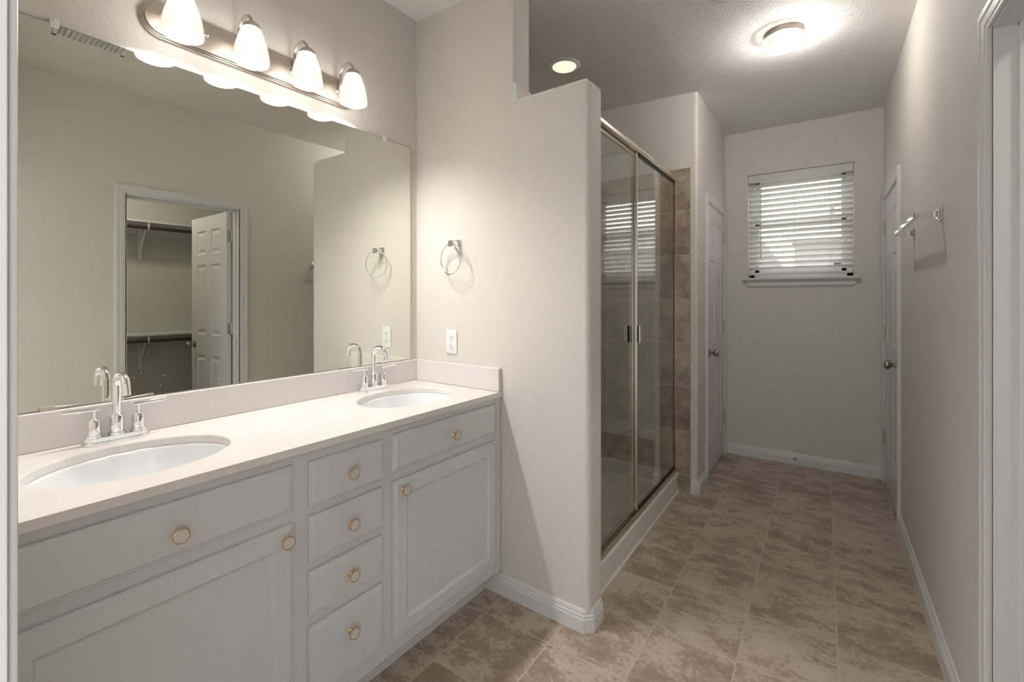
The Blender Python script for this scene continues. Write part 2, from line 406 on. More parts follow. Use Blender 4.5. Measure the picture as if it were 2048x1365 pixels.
# door casings (jamb liner + moulded casing)
CP = [(0, 0), (0, .008), (.004, .010), (.010, .010), (.014, .013), (.034, .014), (.040, .017), (.054, .017), (.057, .014), (.057, 0)]
def casing(name, wallx, y0, y1, h, sgn, rev=.006):
    """wall plane x=wallx, room on side sgn"""
    b = MB()
    path = [(y0-rev, 0), (y0-rev, h+rev), (y1+rev, h+rev), (y1+rev, 0)]
    pr = [(-a, c) for a, c in CP]
    b.sweep(path, pr, (wallx, 0, 0), (0, 1, 0), (0, 0, 1), (sgn, 0, 0))
    d0, d1 = (wallx-sgn*.115, wallx)
    lo, hi = min(d0, d1), max(d0, d1)
    b.box(lo, hi, y0-.016, y0+.003, 0, h, .001).box(lo, hi, y1-.003, y1+.016, 0, h, .001).box(lo, hi, y0-.016, y1+.016, h-.003, h+.016, .001)
    return struct(b, name, M_TRIM)
casing('trim_4', XP, D1Y0, D1Y1, DH-.012, 1)
casing('trim_5', XR, D2Y0, D2Y1, DH-.012, -1)
tc5 = casing('trim_6', XR, C0, C1, DH-.012, -1)
# door stops of the closet doorway
struct(MB().box(XR+.045, XR+.075, C0+.003, C0+.014, 0, DH-.015, .002).box(XR+.045, XR+.075, C1-.014, C1-.003, 0, DH-.015, .002)
       .box(XR+.045, XR+.075, C0+.003, C1-.003, DH-.026, DH-.015, .002), 'trim_7', M_TRIM)
# entry doorway jamb and rounded casing edge at the left of the view
eb = MB().box(-.6-.0002, -.596, -.06, .0692, 0, DH+.03, .001)
eb.box(-.665, -.6015, .0692, .0764, 0, DH+.09, .003)
struct(eb, 'trim_8', M_TRIM, 'A')

# ------------------------------------------------------------------ doors
def six_panel(mb, w, h, t, mtx):
    """slab in local x 0..w, z 0..h, y -t..0 (both faces panelled)"""
    st, mid = .115 if w > .65 else .10, .10 if w > .65 else .075
    xs = [0, st, (w-mid)/2, (w+mid)/2, w-st, w]
    zs = [0, .24, .24+.60, 1.01, 1.01+.62, 1.01+.62+.10, h-.115, h]
    zs = [0, .23, .83, 1.01, 1.61, 1.70, h-.12, h]
    pan = [(i, j) for i in (1, 3) for j in (1, 3, 5)]
    for side in (0, 1):
        b = bmesh.new()
        def P(x, z, d): return b.verts.new((x, (-t+d) if side == 0 else -d, z))
        for i in range(5):
            for j in range(7):
                x0, x1, z0, z1 = xs[i], xs[i+1], zs[j], zs[j+1]
                rings = [(0, 0)] if (i, j) not in pan else [(0, 0), (.010, .008), (.022, .008), (.044, .002)]
                R = [[P(x, z, d) for x, z in ((x0+n, z0+n), (x1-n, z0+n), (x1-n, z1-n), (x0+n, z1-n))] for n, d in rings]
                for A, Bq in zip(R[:-1], R[1:]):
                    for k in range(4):
                        f = (A[k], A[(k+1) % 4], Bq[(k+1) % 4], Bq[k]); b.faces.new(f if side == 0 else f[::-1])
                b.faces.new(R[-1] if side == 0 else R[-1][::-1])
        mb._merge(b, mtx)
    e = bmesh.new()
    c = [(0, 0), (w, 0), (w, h), (0, h)]
    f_ = [e.verts.new((x, -t, z)) for x, z in c]; g = [e.verts.new((x, 0, z)) for x, z in c]
    for k in range(4): e.faces.new((f_[k], g[k], g[(k+1) % 4], f_[(k+1) % 4]))
    mb._merge(e, mtx); return mb
def knob_mb(mb, mtx):
    """door knob whose axis is local +z starting at the door face"""
    return mb.lathe([(0, 0), (.031, 0), (.031, .003), (.026, .007), (.013, .009), (.0115, .022), (.013, .030), (.022, .036),
                     (.0265, .046), (.0265, .054), (.022, .063), (.012, .068), (0, .0695)], mtx, 28)
def hinge_mb(mb, x, y, z, dx, dy):
    """butt hinge: barrel at (x,y), leaf running along (dx,dy)"""
    mb.lathe([(0, -.046), (.0065, -.046), (.0065, .046), (0, .046)], T(x, y, z), 12)
    mb.lathe([(0, .046), (.004, .047), (.004, .051), (0, .053)], T(x, y, z), 10)
    return mb
def closed_door(name, wallx, sgn, y0, y1, hinge_y, knob_y, knobz):
    """slab flush with the casing, seen from the room side sgn"""
    w = y1-y0-.006; h = 2.022
    d = thing(name, (wallx, (y0+y1)/2, 0), kind='structure')
    # local x -> +Y world, local -y (face) -> room side
    ang = 90
    mb = MB()
    if sgn > 0: m = Matrix(((0, -1, 0, wallx-.035), (1, 0, 0, y0+.003), (0, 0, 1, .012), (0, 0, 0, 1)))
    else: m = Matrix(((0, 1, 0, wallx+.035), (-1, 0, 0, y1-.003), (0, 0, 1, .012), (0, 0, 0, 1)))
    six_panel(mb, w, h, .034, m); slab = mb.build('door_slab', M_DOOR, d)
    km = T(wallx-sgn*.001, knob_y, knobz) @ RY(90*sgn)
    knob_mb(MB(), km).build('door_knob', M_KNOB, d, smooth='auto') if False else None
    kb = MB(); knob_mb(kb, km); kb.build('door_knob', M_KNOB, d, smooth='auto')
    for z in (.325, 1.086, 1.84):
        b = MB(); hinge_mb(b, wallx+sgn*.007, hinge_y, z, 0, 0)
        b.box(min(wallx+sgn*.001, wallx+sgn*.004), max(wallx+sgn*.001, wallx+sgn*.004), hinge_y-.016, hinge_y+.016, z-.045, z+.045, .001)
        for k in (-.03, 0, .03): b.box(wallx+sgn*.007-.0068, wallx+sgn*.007+.0068, hinge_y-.0068, hinge_y+.0068, z+k-.001, z+k+.001)
        b.build('hinge', M_HINGE, d, smooth='auto')
    return d
closed_door('door_1', XP, 1, D1Y0, D1Y1, D1Y1+.003, D1Y0+.07, .925)
closed_door('door_2', XR, -1, D2Y0, D2Y1, D2Y1+.003, D2Y0+.07, .932)
# dark gaps below: closet door, swung open into the closet
d3 = thing('door_3', (.49, 1.66, 0), kind='structure')
mb = MB(); six_panel(mb, .700, 2.022, .034, T(.487, 1.690, .012) @ RZ(-1.5) @ T(0, 0, 0)); mb.build('door_slab', M_DOOR, d3)
for s_, yy in ((1, 1.639), (-1, 1.674)):
    kb = MB(); knob_mb(kb, T(1.122, yy, .925) @ RX(90*s_)); kb.build('door_knob', M_KNOB, d3, smooth='auto')
for z in (.325, 1.086, 1.84):
    b = MB(); b.lathe([(0, -.046), (.0065, -.046), (.0065, .046), (0, .048)], T(.4835, 1.6935, z), 12)
    b.box(.4845, .4868, 1.658, 1.690, z-.045, z+.045, .001)
    for k in (-.028, 0, .028): b.lathe([(0, -.001), (.0035, -.001), (.0035, .001), (0, .001)], T(.484, 1.672, z+k) @ RY(90), 10)
    b.build('hinge', M_HINGE, d3, smooth='auto')

# ------------------------------------------------------------------ window
w1 = thing('window_1', (-.17, YE+.1, WZ0), kind='structure')
yf = YE+.105
fr = MB()
zc = 1.335+.0; MR = 1.945
for x0, x1, z0, z1, y0, y1 in ((WX0, WX0+.042, WZ0, WZ1, yf, yf+.05), (WX1-.042, WX1, WZ0, WZ1, yf, yf+.05), (WX0, WX1, WZ1-.042, WZ1, yf, yf+.05), (WX0, WX1, WZ0-.012, WZ0+.036, yf, yf+.05)):
    fr.box(x0, x1, y0, y1, z0, z1, .004)
fr.build('window_frame', M_PLASTIC, w1)
for nm, z0, z1, y0 in (('upper_sash', MR-.02, WZ1-.045, yf+.022), ('lower_sash', WZ0+.036, MR+.02, yf+.002)):
    s_ = MB(); a0, a1 = WX0+.042, WX1-.042
    for bx in ((a0, a0+.034, z0, z1), (a1-.034, a1, z0, z1), (a0, a1, z0, z0+.04), (a0, a1, z1-.04, z1)):
        s_.box(bx[0], bx[1], y0, y0+.018, bx[2], bx[3], .003)
    so = s_.build(nm, M_PLASTIC, w1)
    MB().box(a0+.03, a1-.03, y0+.007, y0+.011, z0+.035, z1-.035).build('pane', M_WINGLASS, so)
sl = MB().box(-.570, .226, YE-.045, YE-.0003, WZ0-.015, WZ0+.003, .004).box(WX0, WX1, YE-.002, YE+.158, WZ0-.015, WZ0+.003, 0)
sl.build('window_sill', M_TRIM, w1)
ap = MB()
apr = [(0, 0), (.008, 0), (.016, .014), (.016, .034), (.022, .042), (.030, .052), (.034, .058), (0, .058)]
# apron with returned ends
t = bmesh.new(); A_, B_ = [], []
for a, z in apr:
    ext = .040*(z/.058)
    A_.append(t.verts.new((-.530-ext*.6, YE-a, WZ0-.073+z))); B_.append(t.verts.new((.186+ext*.6, YE-a, WZ0-.073+z)))
k = len(apr)
for j in range(k): t.faces.new((A_[j], A_[(j+1) % k], B_[(j+1) % k], B_[j]))
t.faces.new(A_); t.faces.new(B_[::-1]); bmesh.ops.recalc_face_normals(t, faces=t.faces[:]); ap._merge(t)
ap.build('window_apron', M_TRIM, w1)

# blind
bl = thing('window_blind', (-.17, YE+.03, WZ0+.02), 'white two inch slat blind lowered and tilted open in the window recess', 'blind')
BX0, BX1 = WX0+.006, WX1-.006
MB().box(BX0-.003, BX1+.003, YE+.001, YE+.010, WZ1-.066, WZ1-.004, .003).box(BX0, BX1, YE+.011, YE+.062, WZ1-.045, WZ1-.004, .002).build('valance', M_BLIND, bl)
yc = YE+.040; nsl = 17; ztop = WZ1-.080; zbot = WZ0+.050
pitch = (ztop-zbot)/nsl
slat0 = None
for i in range(nsl):
    z = ztop-.012-pitch*i
    if slat0 is None:
        b = MB(); prf = []
        for k in range(7):
            a = -1+2*k/6; prf.append((a*.025, .0022*(1-a*a)))
        prf = prf+[(y, z_-.0028) for y, z_ in prf[::-1]]
        b.prism(prf, BX0, BX1, Matrix(((0, 0, 1, 0), (1, 0, 0, 0), (0, 1, 0, 0), (0, 0, 0, 1))))
        # local: rotate about x so the room edge rises
        bmesh.ops.transform(b.bm, matrix=T(0, yc, z) @ RX(-24), verts=b.bm.verts)
        slat0 = b.build('slat', M_BLIND, bl)
    else:
        c = slat0.copy(); COL.objects.link(c); c.parent = bl; c.location.z = -pitch*i
MB().box(BX0, BX1, yc-.026, yc+.024, zbot-.022, zbot-.004, .004).build('bottom_rail', M_BLIND, bl)
for fx in (.13, .47, .80):
    x = BX0+(BX1-BX0)*fx
    b = MB()
    for yy in (yc-.0265, yc+.0265): b.tube([(x, yy, WZ1-.05), (x, yy, zbot-.01)], .0009, 6)
    b.build('ladder_cord', M_CORD, bl)
b = MB().tube([(BX0+.088, YE-.004, WZ1-.062), (BX0+.090, YE-.003, 1.68)], .0042, 8); b.box(BX0+.084, BX0+.096, YE-.009, YE+.003, 1.655, 1.685, .002)
b.build('tilt_wand', M_BLIND, bl)
for fx in (.17, .80):
    b = MB().lathe([(0, 0), (.005, 0), (.006, .003), (.0, .005)], T(BX0+(BX1-BX0)*fx, yc-.0255, zbot-.013) @ RX(90), 12); b.build('button', M_CORD, bl)

# ------------------------------------------------------------------ outside
struct(MB().box(-14, 16, 4.8, 40, -.45, -.35), 'ground', M_GRASS)
hs = thing('neighbor_house', (2.6, 15, -.35), 'pale house with grey hipped shingle roof seen through the window blind', 'house')
MB().box(-.62, 6, 14, 20, -.35, 2.925).build('wall', M_SIDING, hs)
t = bmesh.new()
E_ = [t.verts.new(p) for p in ((-.78, 13.6, 2.93), (6.4, 13.6, 2.93), (6.4, 20.4, 2.93), (-.78, 20.4, 2.93))]
R_ = [t.verts.new(p) for p in ((-.10, 17, 3.92), (5.2, 17, 3.92))]
for f in ((0, 1, 'b', 'a'), (1, 2, 'b'), (2, 3, 'a', 'b'), (3, 0, 'a')):
    t.faces.new([E_[i] if isinstance(i, int) else R_[0 if i == 'a' else 1] for i in f])
t.faces.new(E_[::-1]); bmesh.ops.recalc_face_normals(t, faces=t.faces[:]); rb_ = MB(); rb_._merge(t); rb_.build('roof', M_SHINGLE, hs)
MB().box(-.80, 6.42, 13.58, 13.62, 2.80, 2.945).build('fascia', M_PLASTIC, hs)
MB().box(.14, .26, 16.5, 16.65, 3.7, 4.06, .01).build('roof_vent', M_SHINGLE, hs)
MB().box(.2, 1.0, 13.96, 14.01, 1.1, 2.3, .01).build('window', M_SLOT, hs)
gr = thing('neighbor_garage', (-2.5, 11.7, -.35), 'low pale garage with dark gable roof beyond the window, left of the house', 'garage')
MB().box(-4.2, -.85, 10.5, 13, -.35, 1.875).build('wall', M_SIDING, gr)
MB().prism([(-4.5, 1.88), (-.62, 1.88), (-1.45, 3.10), (-3.4, 3.10)], 10.3, 13.2, Matrix(((1, 0, 0, 0), (0, 0, 1, 0), (0, 1, 0, 0), (0, 0, 0, 1)))).build('roof', M_SHINGLE, gr)

# ------------------------------------------------------------------ vanity (frame A)
VF = -1.268      # face frame plane
van = thing('vanity_cabinet', (-1.53, .87, 0), 'long light grey painted bathroom vanity cabinet under the white double sink countertop', 'cabinet', frame='A')
vy0, vy1 = .078, 1.655
b = MB().box(VF-.020, VF, vy0, vy1, .10, .889, .001).box(MX+.005, VF-.021, vy0, vy0+.016, .10, .889).box(MX+.005, VF-.021, vy1-.016, vy1, .10, .889)
b.box(MX+.005, VF-.021, vy0+.017, vy1-.017, .10, .116).box(MX+.005, MX+.011, vy0+.017, vy1-.017, .117, .889).box(MX+.012, VF-.021, .703, .719, .117, .885).box(MX+.012, VF-.021, 1.022, 1.038, .117, .885)
b.build('cabinet_body', M_CAB, van)
MB().box(MX+.02, -1.352, vy0, vy1-.002, .0, .099).build('toe_kick', M_CAB, van)
b = MB(); b.sweep([(vy1-.012, 0), (vy0, 0)], [(0, .0), (.012, .0), (.016, .03), (.013, .05), (0, .055)], (-1.352, 0, 0), (0, 1, 0), (-1, 0, 0), (0, 0, 1)) if False else None
MB().tube([(-1.340, vy0, .028), (-1.340, vy1-.012, .028)], .010, 12).box(-1.352, -1.336, vy0, vy1-.012, .0005, .03, .002).build('shoe_moulding', M_CAB, van)
MB().box(VF-.012, VF+.010, vy1-.030, vy1-.0005, .10, .889, .001).build('filler_strip', M_CAB, van)
# panel matrix: local x -> +Y, local -y -> +X (outwards)
PM = Matrix(((0, -1, 0, VF+.0005), (1, 0, 0, 0), (0, 0, 1, 0), (0, 0, 0, 1)))
DR = [(0, 0), (0, .009), (.003, .012), (.007, .012), (.013, .0185)]
DD = [(0, 0), (0, .009), (.003, .012), (.007, .012), (.013, .0185), (.053, .0185), (.057, .0155), (.062, .0105), (.066, .0095)]
def vknob(parent, y, z):
    m = T(VF+.019, y, z) @ RY(90)
    k = MB().lathe([(0, 0), (.0075, 0), (.0075, .002), (.0050, .005), (.0055, .012), (.0165, .0175), (.0175, .019), (.0175, .0225), (.0160, .0232), (.0160, .0218), (0, .0218)], m, 28).build('knob', M_BRASS, parent, smooth='auto')
    return k
def vknob_big(parent, y, z):
    vknob(parent, y, z)
def front(nm, y0, y1, z0, z1, rings, ky, kz):
    p = MB().panel(y0, y1, z0, z1, rings, PM).build(nm, M_CAB, van)
    vknob(p, ky, kz)
    m = T(VF+.019, ky, kz) @ RY(90)
    MB().lathe([(0, .0219), (.0155, .0219), (.0152, .0228), (0, .0230)], m, 28).build('knob_face', M_KNOBFACE, p)
front('false_drawer_front', .120, .689, .734, .862, DR, .412, .789)
front('false_drawer_front', 1.043, 1.617, .734, .862, DR, 1.340, .792)
front('cabinet_door', .120, .692, .148, .700, DD, .664, .664)
front('cabinet_door', 1.046, 1.622, .148, .700, DD, 1.082, .666)
for z0, z1 in ((.722, .857), (.563, .698), (.407, .538), (.158, .377)):
    front('drawer_front', .739, 1.002, z0, z1, DR, .872, (z0+z1)/2 if z0 > .2 else .295)

# countertop with two oval cut-outs
ZT, ZB, CXF = .912, .890, -1.252
SINKS = [(-1.517, .411), (-1.517, 1.332)]; SA, SB = .167, .215
ct = thing('countertop', (-1.53, .87, ZB), 'glossy white cultured marble countertop with backsplash on the vanity cabinet', 'countertop', frame='A')
def slab_with_ovals():
    t = bmesh.new(); x0, x1 = MX+.001, CXF; ys = [vy0-.003, .87, PY-.001]; N = 72
    for (cx, cy), (ya, yb) in zip(SINKS, zip(ys[:-1], ys[1:])):
        angs = sorted(set([2*math.pi*k/N for k in range(N)] + [math.atan2(y-cy, x-cx) % (2*math.pi) for x in (x0, x1) for y in (ya, yb)]))
        el, re = [], []
        for a in angs:
            c, s = math.cos(a), math.sin(a)
            rr = 1/math.sqrt((c/SA)**2+(s/SB)**2); el.append((cx+c*rr, cy+s*rr))
            tx = ((x1-cx)/c if c > 0 else (x0-cx)/c) if abs(c) > 1e-9 else 1e9
            ty = ((yb-cy)/s if s > 0 else (ya-cy)/s) if abs(s) > 1e-9 else 1e9
            k = min(tx, ty); re.append((cx+c*k, cy+s*k))
        n = len(angs)
        def ring(pts, z): return [t.verts.new((p[0], p[1], z)) for p in pts]
        inn = [(cx+(p[0]-cx)*.985, cy+(p[1]-cy)*.985) for p in el]
        rT, eT, eR, eB, rB = ring(re, ZT), ring([(cx+(p[0]-cx)*1.012, cy+(p[1]-cy)*1.012) for p in el], ZT), ring(el, ZT-.003), ring(inn, ZB), ring(re, ZB)
        for A, B in ((rT, eT), (eT, eR), (eR, eB), (eB, rB)):
            for k in range(n): t.faces.new((A[k], A[(k+1) % n], B[(k+1) % n], B[k]))
    # outer sides
    c = [(x0, ys[0]), (x1, ys[0]), (x1, ys[2]), (x0, ys[2])]
    lo = [t.verts.new((p[0], p[1], ZB)) for p in c]; hi = [t.verts.new((p[0], p[1], ZT)) for p in c]
    for k in range(4): t.faces.new((lo[k], lo[(k+1) % 4], hi[(k+1) % 4], hi[k]))
    bmesh.ops.remove_doubles(t, verts=t.verts[:], dist=1e-5)
    bmesh.ops.recalc_face_normals(t, faces=t.faces[:]); return t
b = MB(); b._merge(slab_with_ovals()); b.build('slab', M_TOP, ct)
MB().box(MX+.001, MX+.021, vy0-.003, PY-.001, ZT+.0003, 1.018, .003).build('backsplash', M_TOP, ct)
MB().box(MX+.0215, CXF-.004, PY-.020, PY-.001, ZT+.0003, 1.018, .003).build('side_splash', M_TOP, ct)
def sink(i, cx, cy, label):
    s = thing('sink_basin', (cx, cy, ZB-.14), label, 'sink', 'oval basins set in the vanity top', frame='A')
    t = bmesh.new(); N = 64; prof = [(1.06, -.001), (.985, -.0015), (.965, -.010), (.93, -.035), (.85, -.075), (.70, -.108), (.48, -.127), (.25, -.134), (.12, -.136)]
    rings = []
    for k_, dz in prof: rings.append([t.verts.new((cx+SA*k_*math.cos(2*math.pi*j/N), cy+SB*k_*math.sin(2*math.pi*j/N), ZB+dz)) for j in range(N)])
    for a, bq in zip(rings[:-1], rings[1:]):
        for j in range(N): t.faces.new((a[j], bq[j], bq[(j+1) % N], a[(j+1) % N]))
    t.faces.new(rings[-1]); bmesh.ops.recalc_face_normals(t, faces=t.faces[:])
    for f in t.faces: pass
    b = MB(); b._merge(t); o = b.build('bowl', M_SINK, s, smooth=True)
    MB().lathe([(0, .001), (.010, .001), (.012, .004), (.022, .004), (.024, .0), (.024, -.004), (0, -.004)], T(cx, cy, ZB-.134), 24).build('drain', M_CHROME, s, smooth='auto')
sink(0, *SINKS[0], 'oval white undermount sink nearest the camera, at the left end')
sink(1, *SINKS[1], 'oval white undermount sink beside the towel ring wall')
def faucet(cy, label, tipdy=0):
    X = -1.752
    f = thing('faucet', (X, cy, ZT), label, 'faucet', 'chrome two handle faucets behind the sinks', frame='A')
    def stad(a, c, n=10): return [(X+p, cy+q_) for p, q_ in arc(0, c, a, 0, 180, n)] + [(X+p, cy+q_) for p, q_ in arc(0, -c, a, 180, 360, n)]
    b = MB().prism(stad(.0275, .052), ZT+.0004, ZT+.007).prism(stad(.0235, .051), ZT+.007, ZT+.020)
    b.build('base_plate', M_CHROME, f)
    ZBt = ZT+.020
    b = MB()
    b.lathe([(0, 0), (.0215, 0), (.0215, .006), (.0175, .007), (.0175, .052), (.0170, .055), (.0120, .060), (0, .060)], T(X, cy, ZBt), 28)
    b.build('spout_body', M_CHROME, f, smooth='auto')
    ht = 1.118-.0105; rr = .034
    pts = [(X, cy, ZBt+.058), (X, cy, ht-rr)] + [(X+rr-rr*math.cos(math.radians(a)), cy, ht-rr+rr*math.sin(math.radians(a))) for a in range(10, 91, 10)]
    x1 = X+rr+.020; pts += [(x1, cy+tipdy*.3, ht)]
    pts += [(x1+.030*math.sin(math.radians(a)), cy+tipdy*.5, ht-.030+.030*math.cos(math.radians(a))) for a in range(12, 79, 11)]
    pts += [(x1+.036, cy+tipdy, ht-.052)]
    MB().tube(pts, .0108, 20).build('spout', M_CHROME, f, smooth='auto')
    for sg in (-1, 1):
        hy = cy+sg*.051
        h = MB().lathe([(0, 0), (.0195, 0), (.0195, .006), (.0155, .007), (.0155, .044), (.0148, .047), (.0070, .055), (.0045, .056), (.0045, .075), (0, .075)], T(X, hy, ZBt), 24)
        h = h.build('handle', M_CHROME, f, smooth='auto')
        MB().tube([(X+.002, hy-sg*.010, ZBt+.079), (X+.004, hy+sg*.070, ZBt+.083)], .0052, 14).build('lever', M_CHROME, h, smooth='auto')
faucet(.423, 'chrome two handle faucet behind the sink nearest the camera')
faucet(1.345, 'chrome two handle faucet near the corner beside the wall outlet', .0)

# mirror
mr = thing('wall_mirror', (MX, .85, 1.022), 'large frameless mirror on the wall above the vanity backsplash', 'mirror', frame='A')
MB().box(MX+.0005, MX+.006, vy0+.01, 1.611, 1.0215, 2.105).build('mirror_glass', M_MIRROR, mr)
b = MB().box(MX+.0005, MX+.0064, 1.611, 1.6125, 1.0215, 2.105).box(MX+.0005, MX+.0064, vy0+.01, 1.6125, 2.105, 2.1065).build('polished_edge', M_KNOB, mr)
M_CLIP = simple('clear_plastic_clip', (.78, .78, .76), .15)
for y in (.298, 1.449):
    MB().box(MX, MX+.010, y-.010, y+.010, 2.096, 2.122, .003).lathe([(0, 0), (.004, 0), (.003, .002), (0, .002)], T(MX+.010, y, 2.115) @ RY(90), 12).build('clip', M_CLIP, mr)
MB().box(MX+.006, MX+.010, .268, .300, 1.0185, 1.030, .001).build('clip', M_BEIGETILE, mr)

# ------------------------------------------------------------------ vanity light bar
PZ = 2.236
vl = thing('vanity_light', (MX, .88, PZ), 'brushed nickel light bar with four lit frosted bell shades above the mirror', 'wall lamp', frame='A')
def oval(a, hl, yc_, zc_, n=14):
    return [(yc_+hl-a+a*math.cos(math.radians(t_)), zc_+a*math.sin(math.radians(t_))) for t_ in [-90+180*i/n for i in range(n+1)]] + \
           [(yc_-hl+a+a*math.cos(math.radians(t_)), zc_+a*math.sin(math.radians(t_))) for t_ in [90+180*i/n for i in range(n+1)]]
XM = Matrix(((0, 0, 1, 0), (1, 0, 0, 0), (0, 1, 0, 0), (0, 0, 0, 1)))
b = MB().prism(oval(.059, .392, .882, PZ), MX+.0003, MX+.012, XM).prism(oval(.055, .388, .882, PZ), MX+.012, MX+.018, XM).prism(oval(.050, .383, .882, PZ), MX+.018, MX+.026, XM)
b.build('back_plate', M_NICKEL, vl)
XS, SZ = -1.683, 2.156
for i, y in enumerate((.568, .775, .981, 1.187)):
    xp = MX+.026; xt = (xp+XS)/2; rr = (XS-xp)/2
    pts = [(xp, y, 2.235), (xp+.006, y, 2.250), (xp+.008, y, 2.285)] + [(xt+.004-(rr-.004)*math.cos(math.radians(a)), y, 2.296+.040*math.sin(math.radians(a))) for a in range(0, 181, 12)] + [(XS, y, 2.290)]
    a_ = MB().tube(pts, .0062, 12).lathe([(0, 0), (.017, 0), (.015, .004), (.008, .009), (0, .009)], T(xp-.001, y, 2.235) @ RY(90), 20).build('arm', M_NICKEL, vl, smooth='auto')
    MB().lathe([(0, .147), (.008, .146), (.019, .140), (.027, .131), (.0315, .119), (.0305, .119), (.025, .129), (.0, .139)], T(XS, y, SZ), 28).build('shade_cap', M_NICKEL, vl, smooth='auto')
    prof = [(.028, .126), (.035, .110), (.043, .086), (.050, .062), (.0548, .036), (.0575, .014), (.0575, .005), (.0545, .0)]
    sh = MB().lathe(prof, T(XS, y, SZ), 40).build('lamp_shade', M_SHADE, vl, smooth=True)
    bb = MB().lathe([(0, .018), (.012, .0205), (.021, .028), (.0255, .040), (.0245, .052), (.018, .066), (.013, .076), (.013, .09), (0, .09)], T(XS, y, SZ), 28).build('bulb', M_BULB, sh, smooth=True)
for y in (.672, 1.084):
    MB().lathe([(0, 0), (.006, 0), (.006, .006), (.004, .010), (0, .012)], T(MX+.026, y, PZ+.004) @ RY(90), 16).build('finial', M_CHROME, vl, smooth='auto')

# towel ring
RX0 = -1.520
tr = thing('towel_ring', (RX0, PY, 1.59), 'chrome towel ring on the partition wall above the outlet', 'towel ring', frame='A')
b = MB().box(RX0-.022, RX0+.022, PY-.006, PY-.0005, 1.572, 1.616, .002).box(RX0-.018, RX0+.018, PY-.012, PY-.006, 1.576, 1.612, .003)
b.box(RX0-.013, RX0+.013, PY-.050, PY-.012, 1.581, 1.607, .003).box(RX0-.015, RX0+.015, PY-.056, PY-.050, 1.579, 1.609, .003)
b.build('mount', M_CHROME, tr)
rc = (RX0-.006, PY-.042, 1.521); R0 = .074
pts = [(rc[0]+R0*math.sin(2*math.pi*k/56), rc[1]-.012*math.sin(2*math.pi*k/56)-.004, rc[2]+R0*math.cos(2*math.pi*k/56)) for k in range(56)]
MB().tube(pts, .0036, 10, closed=True).build('ring', M_CHROME, tr, smooth=True)

# outlet
OX, OZ = -1.560, 1.120
ot = thing('wall_outlet', (OX, PY, OZ), 'white duplex outlet on the wall above the countertop side splash', 'outlet', frame='A')
MB().box(OX-.036, OX+.036, PY-.006, PY-.0003, OZ-.059, OZ+.059, .003).build('cover_plate', M_PLASTIC, ot)
for dz in (-.021, .021):
    r_ = MB().prism([(OX+p, OZ+dz+q_) for p, q_ in [(.0165*math.cos(math.radians(a)), max(-.0135, min(.0135, .0175*math.sin(math.radians(a))))) for a in range(0, 360, 12)]], PY-.0085, PY-.006, Matrix(((1, 0, 0, 0), (0, 0, 1, 0), (0, 1, 0, 0), (0, 0, 0, 1)))).build('receptacle', M_PLASTIC, ot)
    b = MB().box(OX-.0075, OX-.0055, PY-.0089, PY-.0084, OZ+dz-.002, OZ+dz+.0065).box(OX+.0055, OX+.0075, PY-.0089, PY-.0084, OZ+dz-.001, OZ+dz+.0055)
    b.lathe([(0, 0), (.0026, 0), (.0026, .0005), (0, .0005)], T(OX, PY-.0084, OZ+dz-.0075) @ RX(90), 12).build('slots', M_SLOT, r_)
MB().lathe([(0, 0), (.003, 0), (.003, .001), (0, .0012)], T(OX, PY-.006, OZ) @ RX(90), 12).build('screw', M_PLASTIC, ot)

# ------------------------------------------------------------------ shower
sp = thing('shower_pan', (-1.3, 2.6, 0), 'low white acrylic shower pan with raised front curb', 'shower pan')
yS0, yS1 = 1.852, YS-.0015
cpf = [(-.835, .012), (-.835, .118), (-.841, .128), (-.850, .131), (-.925, .131), (-.935, .126), (-.940, .118), (-.955, .05), (-1.66, .03), (-1.70, .045), (-1.706, .125), (-1.7075, .131), (-1.735, .131), (-1.735, .0), (-.828, .0)]
YM = Matrix(((1, 0, 0, 0), (0, 0, 1, 0), (0, 1, 0, 0), (0, 0, 0, 1)))
MB().prism(cpf, yS0, yS1, YM).build('pan', M_ACRYL, sp)
for ya, yb in ((yS0, yS0+.03), (yS1-.03, yS1)): MB().box(-1.70, -.95, ya, yb, .03, .131, .01).build('pan_flange', M_ACRYL, sp)
MB().lathe([(0, 0), (.0095, 0), (.0095, .0015), (0, .0015)], T(-.8345, 3.262, .082) @ RY(90), 16).build('curb_screw', M_BLACK, sp)
MB().lathe([(0, 0), (.04, 0), (.038, .003), (0, .003)], T(-1.35, 2.57, .038), 24).build('drain', M_CHROME, sp)
# tile on the three shower walls
tl = MB().box(-1.71, -.757, YS-.010, YS, 0.0005, 2.227, .001)
struct(tl, 'wall_shower_tile', M_TILE)
struct(MB().box(-.7575, -.7535, YS-.0105, YS, .0005, 2.227, .001), 'trim_9', M_BEIGETILE)
struct(MB().box(MX, MX+.010, YB_, 3.42, .132, 2.227), 'wall_shower_tile_back', M_TILE, 'A')
struct(MB().box(MX+.010, XE-.075, YB_, YB_+.010, .132, 2.185), 'wall_shower_tile_near', M_TILE, 'A')

